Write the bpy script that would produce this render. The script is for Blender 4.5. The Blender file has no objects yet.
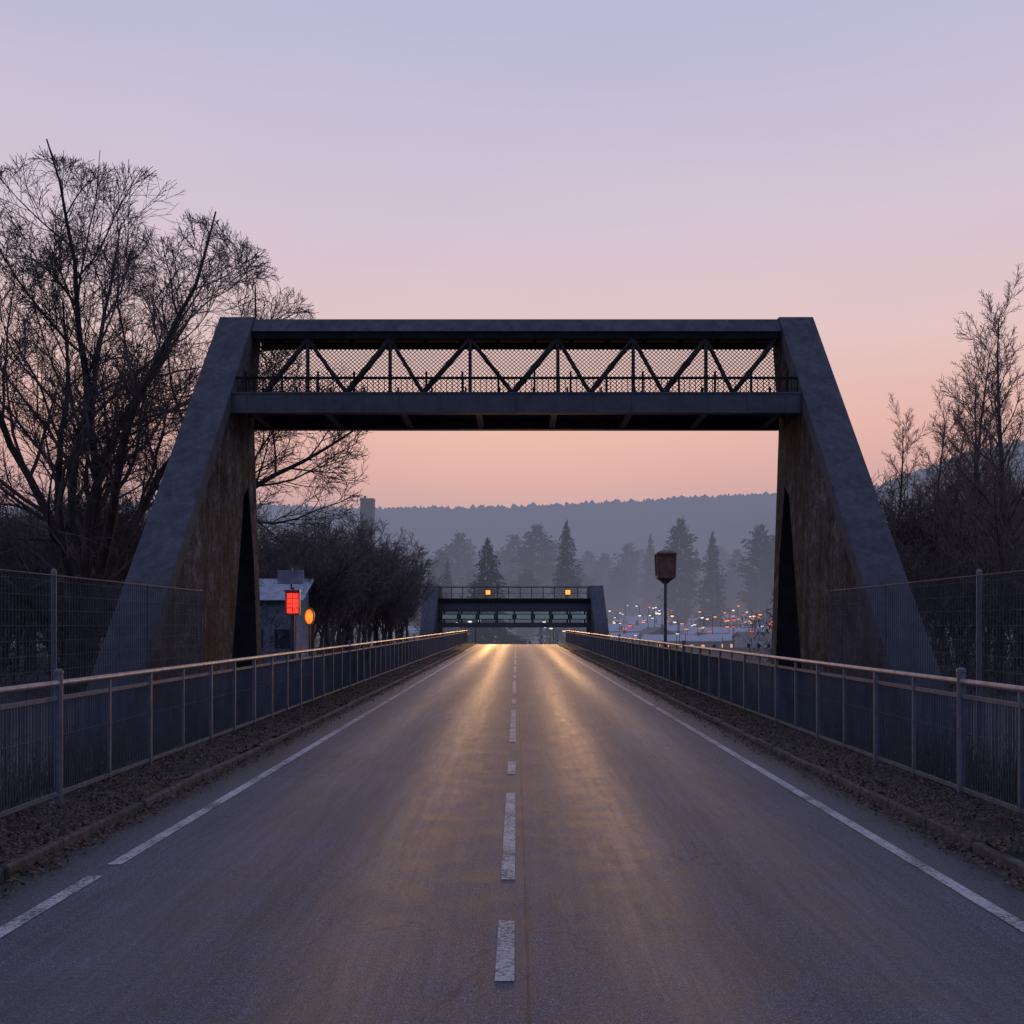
import bpy, math, random
from mathutils import Vector, noise, Matrix

scene = bpy.context.scene
COL = scene.collection
R = math.radians

# ------------------------------------------------------------------ helpers
class MB:
    def __init__(s):
        s.v = []; s.f = []; s.m = []
    def quad(s, a, b, c, d, mi=0):
        n = len(s.v); s.v += [tuple(a), tuple(b), tuple(c), tuple(d)]
        s.f.append((n, n+1, n+2, n+3)); s.m.append(mi)
    def tri(s, a, b, c, mi=0):
        n = len(s.v); s.v += [tuple(a), tuple(b), tuple(c)]
        s.f.append((n, n+1, n+2)); s.m.append(mi)
    def box(s, x0, x1, y0, y1, z0, z1, mi=0):
        n = len(s.v)
        s.v += [(x0,y0,z0),(x1,y0,z0),(x1,y1,z0),(x0,y1,z0),(x0,y0,z1),(x1,y0,z1),(x1,y1,z1),(x0,y1,z1)]
        for q in ((0,3,2,1),(4,5,6,7),(0,1,5,4),(1,2,6,5),(2,3,7,6),(3,0,4,7)):
            s.f.append(tuple(n+i for i in q)); s.m.append(mi)
    def prism_yz(s, pts, x0, x1, mi=0, sides=None):
        n = len(s.v); k = len(pts)
        for x in (x0, x1):
            for (y, z) in pts: s.v.append((x, y, z))
        s.f.append(tuple(n+i for i in range(k))); s.m.append(mi)
        s.f.append(tuple(n+k+i for i in reversed(range(k)))); s.m.append(mi)
        for i in range(k):
            j = (i+1) % k
            s.f.append((n+j, n+i, n+k+i, n+k+j)); s.m.append(mi if sides is None else sides[i])
    def beam(s, a, b, w, h, up=Vector((0,0,1)), mi=0):
        a = Vector(a); b = Vector(b); d = (b-a).normalized()
        side = d.cross(up)
        if side.length < 1e-4: side = d.cross(Vector((0,1,0)))
        side.normalize(); u = side.cross(d).normalized()
        n = len(s.v)
        for p in (a, b):
            for (i, j) in ((-1,-1),(1,-1),(1,1),(-1,1)):
                s.v.append(tuple(p + side*(i*w/2) + u*(j*h/2)))
        for q in ((3,2,1,0),(4,5,6,7),(0,1,5,4),(1,2,6,5),(2,3,7,6),(3,0,4,7)):
            s.f.append(tuple(n+i for i in q)); s.m.append(mi)
    def tube(s, pts, rad, sides=6, mi=0, cap=True):
        n0 = len(s.v); k = len(pts)
        ref = None
        for i in range(k):
            if i == 0: d = pts[1]-pts[0]
            elif i == k-1: d = pts[k-1]-pts[k-2]
            else: d = pts[i+1]-pts[i-1]
            d = d.normalized()
            if ref is None:
                ref = Vector((0,0,1)) if abs(d.z) < .8 else Vector((1,0,0))
            a = d.cross(ref)
            if a.length < 1e-4: a = d.cross(Vector((0.3,1,0)))
            a.normalize(); b = d.cross(a)
            ref = a.cross(d)
            for j in range(sides):
                t = 2*math.pi*j/sides
                s.v.append(tuple(pts[i] + (a*math.cos(t) + b*math.sin(t))*rad[i]))
        for i in range(k-1):
            for j in range(sides):
                j2 = (j+1) % sides
                s.f.append((n0+i*sides+j, n0+i*sides+j2, n0+(i+1)*sides+j2, n0+(i+1)*sides+j)); s.m.append(mi)
        if cap:
            s.f.append(tuple(n0+j for j in reversed(range(sides)))); s.m.append(mi)
            s.f.append(tuple(n0+(k-1)*sides+j for j in range(sides))); s.m.append(mi)
    def mesh(s, name, mats, smooth=False):
        me = bpy.data.meshes.new(name)
        me.from_pydata(s.v, [], s.f)
        if not isinstance(mats, (list, tuple)): mats = [mats]
        for m in mats: me.materials.append(m)
        if len(mats) > 1: me.polygons.foreach_set("material_index", s.m)
        if smooth: me.polygons.foreach_set("use_smooth", [True]*len(me.polygons))
        me.update()
        return me
    def obj(s, name, mats, parent=None, smooth=False, bevel=0, loc=None):
        ob = bpy.data.objects.new(name, s.mesh(name, mats, smooth))
        COL.objects.link(ob)
        if parent is not None: ob.parent = parent
        if loc is not None: ob.location = loc
        if bevel:
            b = ob.modifiers.new("bevel", 'BEVEL'); b.width = bevel; b.segments = 2; b.limit_method = 'ANGLE'
        return ob

def empty(name, loc=(0,0,0)):
    e = bpy.data.objects.new(name, None); e.location = loc; e.empty_display_size = .3
    COL.objects.link(e); return e
def tag(o, label, cat, group=None):
    o["label"] = label; o["category"] = cat
    if group: o["group"] = group
    return o
def struct(o, label, cat, kind="structure"):
    o["kind"] = kind; o["label"] = label; o["category"] = cat; return o
def copy_thing(root, loc, rz=0, sc=(1,1,1)):
    r = root.copy(); COL.objects.link(r)
    r.location = loc; r.rotation_euler = (0,0,rz); r.scale = sc
    for c in root.children:
        cc = c.copy(); COL.objects.link(cc); cc.parent = r
        for g in c.children:
            gg = g.copy(); COL.objects.link(gg); gg.parent = cc
    return r

# ------------------------------------------------------------------ materials
def mat_base(name):
    m = bpy.data.materials.new(name); m.use_nodes = True
    nt = m.node_tree; b = nt.nodes["Principled BSDF"]
    return m, nt, b, nt.nodes["Material Output"]
def math_n(nt, op, a, b=None, c=None, clamp=False):
    n = nt.nodes.new("ShaderNodeMath"); n.operation = op; n.use_clamp = clamp
    for i, x in enumerate((a, b, c)):
        if x is None: continue
        if isinstance(x, (int, float)): n.inputs[i].default_value = x
        else: nt.links.new(x, n.inputs[i])
    return n.outputs[0]
def mixc(nt, f, a, b, mode='MIX'):
    n = nt.nodes.new("ShaderNodeMix"); n.data_type = 'RGBA'; n.blend_type = mode
    for i, x in ((0, f), (6, a), (7, b)):
        if isinstance(x, (int, float)): n.inputs[i].default_value = x
        elif isinstance(x, tuple): n.inputs[i].default_value = x
        else: nt.links.new(x, n.inputs[i])
    return n.outputs[2]
def noise_n(nt, vec, scale, detail=4, rough=.55, dist=0):
    n = nt.nodes.new("ShaderNodeTexNoise"); n.inputs["Scale"].default_value = scale
    n.inputs["Detail"].default_value = detail; n.inputs["Roughness"].default_value = rough
    n.inputs["Distortion"].default_value = dist
    nt.links.new(vec, n.inputs["Vector"]); return n.outputs["Fac"]
def ramp(nt, fac, stops):
    n = nt.nodes.new("ShaderNodeValToRGB"); e = n.color_ramp.elements
    while len(e) < len(stops): e.new(.5)
    for i, (p, c) in enumerate(stops):
        e[i].position = p; e[i].color = c if len(c) == 4 else (*c, 1)
    nt.links.new(fac, n.inputs[0]); return n.outputs[0]
def geo_pos(nt):
    g = nt.nodes.new("ShaderNodeNewGeometry"); return g.outputs["Position"]
def g4(v): return (v, v, v, 1)
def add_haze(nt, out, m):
    """aerial perspective painted into the material: haze-coloured emission mixed in by world position"""
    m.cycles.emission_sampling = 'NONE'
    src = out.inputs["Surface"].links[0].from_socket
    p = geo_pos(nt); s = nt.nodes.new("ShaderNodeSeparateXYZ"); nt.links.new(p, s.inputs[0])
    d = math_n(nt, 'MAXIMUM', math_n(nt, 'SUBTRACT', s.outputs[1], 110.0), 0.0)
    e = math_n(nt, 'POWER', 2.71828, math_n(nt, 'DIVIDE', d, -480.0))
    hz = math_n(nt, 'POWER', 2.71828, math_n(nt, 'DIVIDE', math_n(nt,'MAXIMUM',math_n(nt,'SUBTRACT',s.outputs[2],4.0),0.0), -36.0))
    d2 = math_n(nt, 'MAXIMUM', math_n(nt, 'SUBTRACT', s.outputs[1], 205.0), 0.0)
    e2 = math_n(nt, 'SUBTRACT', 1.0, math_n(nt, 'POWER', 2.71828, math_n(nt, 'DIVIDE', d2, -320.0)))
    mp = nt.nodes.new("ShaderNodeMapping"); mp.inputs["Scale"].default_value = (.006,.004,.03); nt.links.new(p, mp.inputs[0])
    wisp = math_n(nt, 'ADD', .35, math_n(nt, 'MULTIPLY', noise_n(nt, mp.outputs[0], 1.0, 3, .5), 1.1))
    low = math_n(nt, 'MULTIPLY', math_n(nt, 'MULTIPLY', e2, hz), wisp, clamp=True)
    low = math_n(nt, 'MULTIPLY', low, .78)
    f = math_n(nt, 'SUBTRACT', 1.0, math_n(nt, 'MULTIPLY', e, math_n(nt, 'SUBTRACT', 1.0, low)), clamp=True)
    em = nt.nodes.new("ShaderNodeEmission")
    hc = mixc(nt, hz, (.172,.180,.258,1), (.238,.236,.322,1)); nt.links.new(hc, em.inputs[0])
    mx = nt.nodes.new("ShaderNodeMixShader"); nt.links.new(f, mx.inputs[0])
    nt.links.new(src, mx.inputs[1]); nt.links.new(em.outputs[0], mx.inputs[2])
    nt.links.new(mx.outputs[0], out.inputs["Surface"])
def mottled(name, c1, c2, scale=3, rough=.8, bump=0, bscale=40, haze=False, metal=0, streak=False, spec=.5):
    m, nt, b, out = mat_base(name)
    tc = nt.nodes.new("ShaderNodeTexCoord"); vec = tc.outputs["Object"]
    if streak:
        mp = nt.nodes.new("ShaderNodeMapping"); mp.inputs["Scale"].default_value = (1,1,.18)
        nt.links.new(vec, mp.inputs[0]); sv = mp.outputs[0]
    else: sv = vec
    n = noise_n(nt, sv, scale, 6, .62)
    col = ramp(nt, n, [(.3, c1), (.7, c2)])
    nt.links.new(col, b.inputs["Base Color"])
    b.inputs["Roughness"].default_value = rough; b.inputs["Metallic"].default_value = metal
    b.inputs["Specular IOR Level"].default_value = spec
    if bump:
        bp = nt.nodes.new("ShaderNodeBump"); bp.inputs["Strength"].default_value = bump; bp.inputs["Distance"].default_value = .02
        nt.links.new(noise_n(nt, vec, bscale, 5, .6), bp.inputs["Height"]); nt.links.new(bp.outputs[0], b.inputs["Normal"])
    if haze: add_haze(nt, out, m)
    return m
def emis(name, col, st, lo=.55, sc=6):
    m, nt, b, out = mat_base(name)
    b.inputs["Base Color"].default_value = (*[c*.3 for c in col], 1)
    b.inputs["Emission Color"].default_value = (*col, 1)
    tc = nt.nodes.new("ShaderNodeTexCoord")
    n = noise_n(nt, tc.outputs["Object"], sc, 3, .6)
    nt.links.new(math_n(nt, 'MULTIPLY', math_n(nt, 'ADD', lo, math_n(nt, 'MULTIPLY', n, 2*(1-lo))), st), b.inputs["Emission Strength"])
    m.cycles.emission_sampling = 'NONE'
    return m

def asphalt():
    m, nt, b, out = mat_base("asphalt")
    p = geo_pos(nt); s = nt.nodes.new("ShaderNodeSeparateXYZ"); nt.links.new(p, s.inputs[0])
    mp = nt.nodes.new("ShaderNodeMapping"); mp.inputs["Scale"].default_value = (1,.04,1); nt.links.new(p, mp.inputs[0])
    wob = noise_n(nt, mp.outputs[0], .8, 3)
    ax = math_n(nt, 'ABSOLUTE', math_n(nt, 'ADD', s.outputs[0], math_n(nt, 'MULTIPLY', math_n(nt,'SUBTRACT',wob,.5), .6)))
    def bump_at(c, w):
        d = math_n(nt, 'DIVIDE', math_n(nt, 'SUBTRACT', ax, c), w)
        return math_n(nt, 'POWER', 2.718, math_n(nt, 'MULTIPLY', math_n(nt, 'MULTIPLY', d, d), -1.0))
    tr = math_n(nt, 'ADD', bump_at(1.0, .5), bump_at(2.35, .5), clamp=True)
    streak = noise_n(nt, mp.outputs[0], 9, 7, .8)
    tr2 = math_n(nt, 'MULTIPLY', tr, math_n(nt, 'ADD', .3, streak))
    grain = noise_n(nt, p, 75, 4, .85)
    g2 = noise_n(nt, p, 24, 5, .8)
    big = noise_n(nt, p, .3, 5, .6)
    mid = noise_n(nt, p, 2.4, 7, .78)
    c = ramp(nt, grain, [(.41, (.006,.009,.017,1)), (.5, (.028,.039,.066,1)), (.59, (.12,.145,.20,1))])
    c = mixc(nt, math_n(nt,'MULTIPLY',tr2,.28), c, (.052,.063,.088,1))
    c = mixc(nt, .8, c, ramp(nt, big, [(.35, g4(.74)), (.65, g4(1.16))]), 'MULTIPLY')
    c = mixc(nt, .8, c, ramp(nt, mid, [(.36, g4(.7)), (.64, g4(1.22))]), 'MULTIPLY')
    c = mixc(nt, .85, c, ramp(nt, g2, [(.38, g4(.5)), (.62, g4(1.4))]), 'MULTIPLY')
    sk = ramp(nt, streak, [(.38, g4(.75)), (.6, g4(1.25))])
    c = mixc(nt, .85, c, sk, 'MULTIPLY')
    v = nt.nodes.new("ShaderNodeTexVoronoi"); v.feature = 'DISTANCE_TO_EDGE'; v.inputs["Scale"].default_value = .42
    wv = nt.nodes.new("ShaderNodeVectorMath"); wv.operation = 'ADD'
    nn = nt.nodes.new("ShaderNodeTexNoise"); nn.inputs["Scale"].default_value = 1.3; nn.inputs["Detail"].default_value = 6
    nt.links.new(p, nn.inputs["Vector"]); nt.links.new(p, wv.inputs[0]); nt.links.new(nn.outputs["Color"], wv.inputs[1])
    nt.links.new(wv.outputs[0], v.inputs["Vector"])
    cr = math_n(nt, 'LESS_THAN', v.outputs["Distance"], .0045)
    cr = math_n(nt, 'MULTIPLY', cr, math_n(nt, 'GREATER_THAN', big, .49))
    c = mixc(nt, math_n(nt,'MULTIPLY',cr,.6), c, g4(.010))
    jd = math_n(nt, 'ABSOLUTE', math_n(nt, 'SUBTRACT', math_n(nt,'ADD', s.outputs[0], math_n(nt,'MULTIPLY',math_n(nt,'SUBTRACT',wob,.5),.06)), .06))
    jf = math_n(nt, 'LESS_THAN', jd, .009)
    c = mixc(nt, math_n(nt,'MULTIPLY',jf,.7), c, g4(.010))
    ed = nt.nodes.new("ShaderNodeMapRange"); ed.inputs[1].default_value = 3.35; ed.inputs[2].default_value = 3.95
    nt.links.new(math_n(nt,'ADD',ax,math_n(nt,'MULTIPLY',math_n(nt,'SUBTRACT',mid,.5),.5)), ed.inputs[0])
    c = mixc(nt, math_n(nt, 'MULTIPLY', ed.outputs[0], .8), c, (.015,.014,.014,1))
    nt.links.new(c, b.inputs["Base Color"])
    r = math_n(nt, 'SUBTRACT', .68, math_n(nt, 'MULTIPLY', tr2, .20))
    r = math_n(nt, 'ADD', r, math_n(nt, 'MULTIPLY', math_n(nt,'SUBTRACT',mid,.5), .35))
    nt.links.new(r, b.inputs["Roughness"])
    b.inputs["Specular IOR Level"].default_value = .42
    bp = nt.nodes.new("ShaderNodeBump"); bp.inputs["Strength"].default_value = .8; bp.inputs["Distance"].default_value = .009
    nt.links.new(grain, bp.inputs["Height"]); nt.links.new(bp.outputs[0], b.inputs["Normal"])
    return m

def paint():
    m, nt, b, out = mat_base("worn_road_paint")
    p = geo_pos(nt)
    n = noise_n(nt, p, 30, 7, .8); n2 = noise_n(nt, p, 2.2, 4, .6)
    f = math_n(nt, 'ADD', math_n(nt,'MULTIPLY',n,.75), math_n(nt,'MULTIPLY',n2,.35))
    c = ramp(nt, f, [(.47, g4(.04)), (.54, (.25,.25,.26,1)), (.68, (.46,.46,.47,1))])
    nt.links.new(c, b.inputs["Base Color"]); b.inputs["Roughness"].default_value = .7
    b.inputs["Specular IOR Level"].default_value = .3
    return m

def ground_mat():
    m, nt, b, out = mat_base("winter_ground")
    p = geo_pos(nt)
    n = noise_n(nt, p, .25, 6, .6); n2 = noise_n(nt, p, 9, 6, .7); n3 = noise_n(nt, p, .02, 4, .6)
    c = ramp(nt, n2, [(.3, (.03,.032,.035,1)), (.55, (.075,.08,.09,1)), (.75, (.17,.18,.21,1))])
    c = mixc(nt, math_n(nt,'MULTIPLY',n,.6), c, (.06,.055,.052,1))
    s = nt.nodes.new("ShaderNodeSeparateXYZ"); nt.links.new(p, s.inputs[0])
    far = nt.nodes.new("ShaderNodeMapRange"); far.inputs[1].default_value = 380; far.inputs[2].default_value = 600
    nt.links.new(s.outputs[1], far.inputs[0])
    c = mixc(nt, far.outputs[0], c, ramp(nt, n3, [(.4, (.03,.035,.035,1)), (.6, (.055,.06,.055,1))]))
    nt.links.new(c, b.inputs["Base Color"]); b.inputs["Roughness"].default_value = .95
    b.inputs["Specular IOR Level"].default_value = .2
    bp = nt.nodes.new("ShaderNodeBump"); bp.inputs["Strength"].default_value = .6; bp.inputs["Distance"].default_value = .05
    nt.links.new(n2, bp.inputs["Height"]); nt.links.new(bp.outputs[0], b.inputs["Normal"])
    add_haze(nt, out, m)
    return m

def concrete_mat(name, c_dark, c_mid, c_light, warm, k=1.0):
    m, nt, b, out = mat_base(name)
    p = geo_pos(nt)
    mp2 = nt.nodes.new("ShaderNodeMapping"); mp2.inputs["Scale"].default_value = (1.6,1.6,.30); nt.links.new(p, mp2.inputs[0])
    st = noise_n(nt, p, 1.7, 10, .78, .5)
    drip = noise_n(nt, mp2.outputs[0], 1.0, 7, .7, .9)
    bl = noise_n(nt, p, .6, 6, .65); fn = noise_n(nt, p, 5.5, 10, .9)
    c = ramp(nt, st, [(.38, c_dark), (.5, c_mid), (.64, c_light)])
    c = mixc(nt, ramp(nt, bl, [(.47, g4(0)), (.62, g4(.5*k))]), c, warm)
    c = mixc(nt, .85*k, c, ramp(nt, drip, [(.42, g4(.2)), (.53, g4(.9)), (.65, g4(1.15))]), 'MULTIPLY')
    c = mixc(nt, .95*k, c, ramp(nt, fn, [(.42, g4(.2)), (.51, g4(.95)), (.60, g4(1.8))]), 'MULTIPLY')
    s = nt.nodes.new("ShaderNodeSeparateXYZ"); nt.links.new(p, s.inputs[0])
    dm = nt.nodes.new("ShaderNodeMapRange"); dm.inputs[1].default_value = 0; dm.inputs[2].default_value = 4.8
    dm.inputs[3].default_value = .7; dm.inputs[4].default_value = 0
    nt.links.new(math_n(nt,'ADD',s.outputs[2],math_n(nt,'MULTIPLY',st,2.0)), dm.inputs[0])
    c = mixc(nt, dm.outputs[0], c, (.030,.031,.036,1))
    jz = math_n(nt, 'FRACT', math_n(nt, 'DIVIDE', math_n(nt,'ADD',s.outputs[2],math_n(nt,'MULTIPLY',st,.03)), 2.4))
    c = mixc(nt, math_n(nt,'MULTIPLY',math_n(nt,'LESS_THAN', jz, .010),.5*k), c, g4(.02))
    nt.links.new(c, b.inputs["Base Color"]); b.inputs["Roughness"].default_value = .92
    b.inputs["Specular IOR Level"].default_value = .15
    bp = nt.nodes.new("ShaderNodeBump"); bp.inputs["Strength"].default_value = 1.0*k; bp.inputs["Distance"].default_value = .10
    nt.links.new(math_n(nt,'ADD',fn,st), bp.inputs["Height"]); nt.links.new(bp.outputs[0], b.inputs["Normal"])
    return m

M_asph = asphalt(); M_paint = paint(); M_ground = ground_mat()
M_kerb = mottled("kerb_stone", (.018,.017,.017), (.10,.093,.09), 9, .9, .7, 40)
M_verge = mottled("verge_soil", (.006,.006,.006), (.028,.024,.022), 16, .95, 1.0, 22)
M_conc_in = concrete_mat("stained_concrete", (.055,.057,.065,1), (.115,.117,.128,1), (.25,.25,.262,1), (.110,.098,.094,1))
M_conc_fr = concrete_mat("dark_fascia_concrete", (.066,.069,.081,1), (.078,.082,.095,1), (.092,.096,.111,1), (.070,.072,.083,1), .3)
M_recess_shade = mottled("shade_painted_concrete", (.008,.008,.009), (.022,.02,.02), 3, .95, spec=.1)  # near-black colour paints the shade onto the reveals of the pier openings
M_steel_dk = mottled("dark_painted_steel", (.036,.039,.048), (.066,.07,.082), 2.5, .6, .15, 30, spec=.3)
M_steel_bk = mottled("blackened_steel", (.008,.008,.009), (.020,.019,.019), 3, .85, spec=.08)
M_mesh_bk = mottled("mesh_wire_dark", (.02,.017,.015), (.045,.037,.03), 3, .8, spec=.15)
M_galv = mottled("galvanised_steel", (.075,.082,.10), (.15,.16,.185), 9, .6, .2, 60, metal=.3)
M_rail = mottled("worn_pipe_steel", (.17,.16,.165), (.38,.35,.35), 6, .45, .2, 50, metal=.5)
M_picket = mottled("picket_steel", (.055,.064,.085), (.115,.125,.155), 1.2, .6, metal=.2)
M_fencew = mottled("fence_wire", (.04,.046,.06), (.10,.11,.13), 2, .6, metal=.3)
M_fencep = mottled("fence_post_paint", (.06,.075,.10), (.11,.13,.16), 3, .5)
M_bark = mottled("bark", (.030,.025,.024), (.09,.073,.067), 5, .9, .8, 30, streak=True, spec=.2)
M_twig = mottled("twigs", (.06,.048,.047), (.13,.104,.097), 1.5, .9, spec=.15)
M_twig_w = mottled("russet_twigs", (.10,.072,.063), (.19,.135,.115), 1.5, .9, spec=.15)
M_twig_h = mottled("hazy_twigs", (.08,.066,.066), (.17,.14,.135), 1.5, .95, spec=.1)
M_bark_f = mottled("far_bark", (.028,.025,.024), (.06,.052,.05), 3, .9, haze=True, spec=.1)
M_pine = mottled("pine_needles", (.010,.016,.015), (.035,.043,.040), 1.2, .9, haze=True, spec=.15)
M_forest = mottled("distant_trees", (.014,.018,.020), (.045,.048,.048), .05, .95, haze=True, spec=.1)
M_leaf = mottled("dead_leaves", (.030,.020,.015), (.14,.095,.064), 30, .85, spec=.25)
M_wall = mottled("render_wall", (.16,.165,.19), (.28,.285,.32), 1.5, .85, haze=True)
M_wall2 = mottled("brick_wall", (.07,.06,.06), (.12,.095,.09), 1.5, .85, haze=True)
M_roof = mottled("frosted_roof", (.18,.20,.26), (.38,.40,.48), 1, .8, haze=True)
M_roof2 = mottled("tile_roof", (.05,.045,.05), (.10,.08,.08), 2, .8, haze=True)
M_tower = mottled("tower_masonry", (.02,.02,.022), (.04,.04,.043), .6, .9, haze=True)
M_glass = mottled("dark_window", (.02,.022,.03), (.05,.055,.07), 1, .15)
M_litw = emis("lit_window", (1.0,.50,.22), .75)
M_white = mottled("weathered_white_board", (.16,.18,.23), (.36,.40,.48), 3, .6)
M_pale = mottled("pale_weathered_render", (.12,.13,.16), (.24,.26,.31), 3, .8)
M_amber = emis("amber_lamp", (1.0,.36,.05), 1.6)
M_teal = emis("dim_strip_light", (.22,.30,.34), .28)
M_orangeb = emis("orange_bulb", (1.0,.36,.12), 1.0)
M_warmb = emis("warm_bulb", (1.0,.68,.45), 1.3)
M_coolb = emis("cool_bulb", (.76,.80,.95), 1.1)
M_redb = emis("red_lamp", (.9,.055,.035), .95, .2, 4)
M_redlow = emis("red_tail_glow", (1.0,.12,.08), 1.0)
M_orange = emis("orange_lamp", (1.0,.24,.03), .85, .25, 4)
M_brown = mottled("brown_lantern_metal", (.07,.042,.033), (.20,.112,.082), 5, .7, .4, 30, spec=.3)
M_dkpaint = mottled("dark_post_paint", (.03,.032,.04), (.07,.072,.085), 4, .5)

# ------------------------------------------------------------------ terrain
def sstep(t): t = max(0, min(1, t)); return t*t*(3-2*t)
def prof(y):
    z = -3.3*sstep((y-100)/50.0)
    if y > 230: z += .000108*(min(y,1480)-230)**2
    if y > 1480: z -= (y-1480)*.12
    return z
def gz(x, y):
    z = prof(y)
    if abs(x) > 5.2:
        t = min(1, (abs(x)-5.2)/.8)
        z -= .3*t
        a = sstep((abs(x)-6)/30)
        z += a*.5*noise.noise(Vector((x*.05, y*.05, 0)))
    else: z -= .05
    if x > 12 and y > 190: z += 3.2*sstep((x-12)/20)*sstep((y-190)/140)
    if y > 420:
        a = sstep((y-420)/300)
        z += a*9*noise.noise(Vector((x*.003, y*.003, 3))) + a*2*noise.noise(Vector((x*.02, y*.01, 7)))
        z += a*sstep((y-800)/500)*x*.022
        z += a*112*math.exp(-((x-580)/290)**2 - ((y-940)/300)**2)
        z += a*25*math.exp(-((x+600)/300)**2 - ((y-1300)/300)**2)
    return z

ys = [-60,-30,-10] + [i*5 for i in range(0, 20)] + [98+i*3 for i in range(0, 22)] + [165+i*13 for i in range(0, 26)] + [510+i*30 for i in range(0, 36)] + [1620,1750,2000,2600,3500]
xr = [5.1,5.2,6,8,12,16,22,30,40,55,70,90,110,135,160,190,220,250,285,320,360,400,450,500,560,620,700,800,950,1200,1600,2200,3000]
xs = [-x for x in reversed(xr)] + [0] + xr
mb = MB()
for y in ys:
    for x in xs: mb.v.append((x, y, gz(x, y)))
nx = len(xs)
for j in range(len(ys)-1):
    for i in range(nx-1):
        mb.f.append((j*nx+i, j*nx+i+1, (j+1)*nx+i+1, (j+1)*nx+i)); mb.m.append(0)
g = mb.obj("ground", M_ground, smooth=True)
struct(g, "dark frosty winter ground rising to misty wooded hills", "ground")

def prof_lin(y):
    for a, b in zip(ys[:-1], ys[1:]):
        if a <= y <= b:
            t = (y-a)/(b-a); return prof(a)*(1-t)+prof(b)*t
    return prof(y)
def strip(x0, x1, dz, y0, y1):
    yy = sorted(set([y0, y1] + [y for y in ys if y0 < y < y1]))
    out = MB()
    for a, b in zip(yy[:-1], yy[1:]):
        za, zb = prof_lin(a)+dz, prof_lin(b)+dz
        out.quad((x0,a,za),(x1,a,za),(x1,b,zb),(x0,b,zb))
    return out

road = strip(-3.98, 3.98, 0, -30, 425).obj("road", M_asph)
struct(road, "worn grey asphalt road with two lanes and tyre tracks", "road")

def kerb(sgn):
    mbk = MB(); y = -30; rnd = random.Random(5+sgn)
    while y < 200:
        L = 1.0 if y < 60 else 5.0
        z0 = prof_lin(y); z1 = prof_lin(y+L-.012)
        xa, xb = sorted((sgn*3.98, sgn*4.08)); j = rnd.uniform(-.012,.012)
        n = len(mbk.v)
        h = .10 + rnd.uniform(-.015,.012)
        mbk.v += [(xa+j,y,z0-.05),(xb+j,y,z0-.05),(xb+j,y+L-.012,z1-.05),(xa+j,y+L-.012,z1-.05),
                  (xa+j,y,z0+h),(xb+j,y,z0+h),(xb+j,y+L-.012,z1+h),(xa+j,y+L-.012,z1+h)]
        for q in ((0,3,2,1),(4,5,6,7),(0,1,5,4),(1,2,6,5),(2,3,7,6),(3,0,4,7)):
            mbk.f.append(tuple(n+i for i in q)); mbk.m.append(0)
        y += L
    o = mbk.obj("kerb", M_kerb, bevel=.02)
    struct(o, "weathered stone kerb along the road edge with dirt", "kerb")
for s_ in (-1, 1): kerb(s_)
for s_ in (-1, 1):
    vb = MB(); cols = [4.06, 4.15, 4.25, 4.35, 4.45, 4.55, 4.65, 4.75, 4.85, 5.1, 5.45, 6.1]
    yy = [y*.2 for y in range(-40, 200)] + [40+y*.5 for y in range(60)] + [70+i*5 for i in range(27)]
    for y in yy:
        for x in cols:
            h = .085 if x < 5.2 else (.0 if x < 5.6 else -.32)
            h += .06*noise.noise(Vector((x*3*s_, y*1.4, 2))) + .07*noise.noise(Vector((x*9*s_, y*6, 2)))
            vb.v.append((s_*x, y, prof_lin(y)+h))
    k = len(cols)
    for j in range(len(yy)-1):
        for i in range(k-1):
            q = (j*k+i, j*k+i+1, (j+1)*k+i+1, (j+1)*k+i)
            vb.f.append(q if s_ > 0 else tuple(reversed(q))); vb.m.append(0)
    o = vb.obj("verge", M_verge, smooth=True)
    struct(o, "brown soil verge with dead leaves between kerb and railing", "verge")

def line(name, x0, x1, segs, label):
    mm = MB()
    for a, b in segs:
        s2 = strip(x0, x1, .005, a, b); n = len(mm.v)
        mm.v += s2.v; mm.f += [tuple(i+n for i in f) for f in s2.f]; mm.m += s2.m
    struct(mm.obj(name, M_paint), label, "road marking")
line("edge_line", -3.40, -3.28, [(-20,8.12),(8.5,200)], "worn white painted edge line beside the kerb")
line("edge_line", 3.28, 3.40, [(-20,200)], "worn white painted edge line beside the kerb")
segs = [(.5,3.5),(5.72,6.9),(8.0,12.1),(13.6,14.9),(17.3,23.8),(25.6,27.2),(29.2,36),(38,40)]
y = 42
while y < 190: segs.append((y, y+6.5)); y += 8.5
line("centre_line", -.122, -.012, segs, "worn white dashed centre line on the asphalt")

rnd = random.Random(11); lb = MB()
for i in range(90000):
    s_ = rnd.choice((-1,1)); y = 4+ (rnd.random()**1.8)*70
    q = rnd.random()
    if q < .80: x = 4.0 + (rnd.random()**1.3)*1.25; z = .115
    else: x = 3.97 - abs(rnd.gauss(0,.14)); z = .012
    if q < .80 and noise.noise(Vector((x*2*s_, y*.8, 5))) < -.4: continue
    z += prof_lin(y) + rnd.random()*.03
    r = rnd.uniform(.008,.034); a = rnd.random()*6.28
    d1 = Vector((math.cos(a), math.sin(a), rnd.uniform(-.6,.9)))*r; d2 = Vector((-math.sin(a), math.cos(a), rnd.uniform(-.5,.6)))*r*rnd.uniform(.15,.6)
    c = Vector((s_*x, y, z+.006))
    lb.quad(c-d1, c-d2, c+d1, c+d2)
struct(lb.obj("leaf_litter", M_leaf), "brown dead leaves scattered along the kerb and verge", "leaves", "stuff")
gb = MB()
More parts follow.
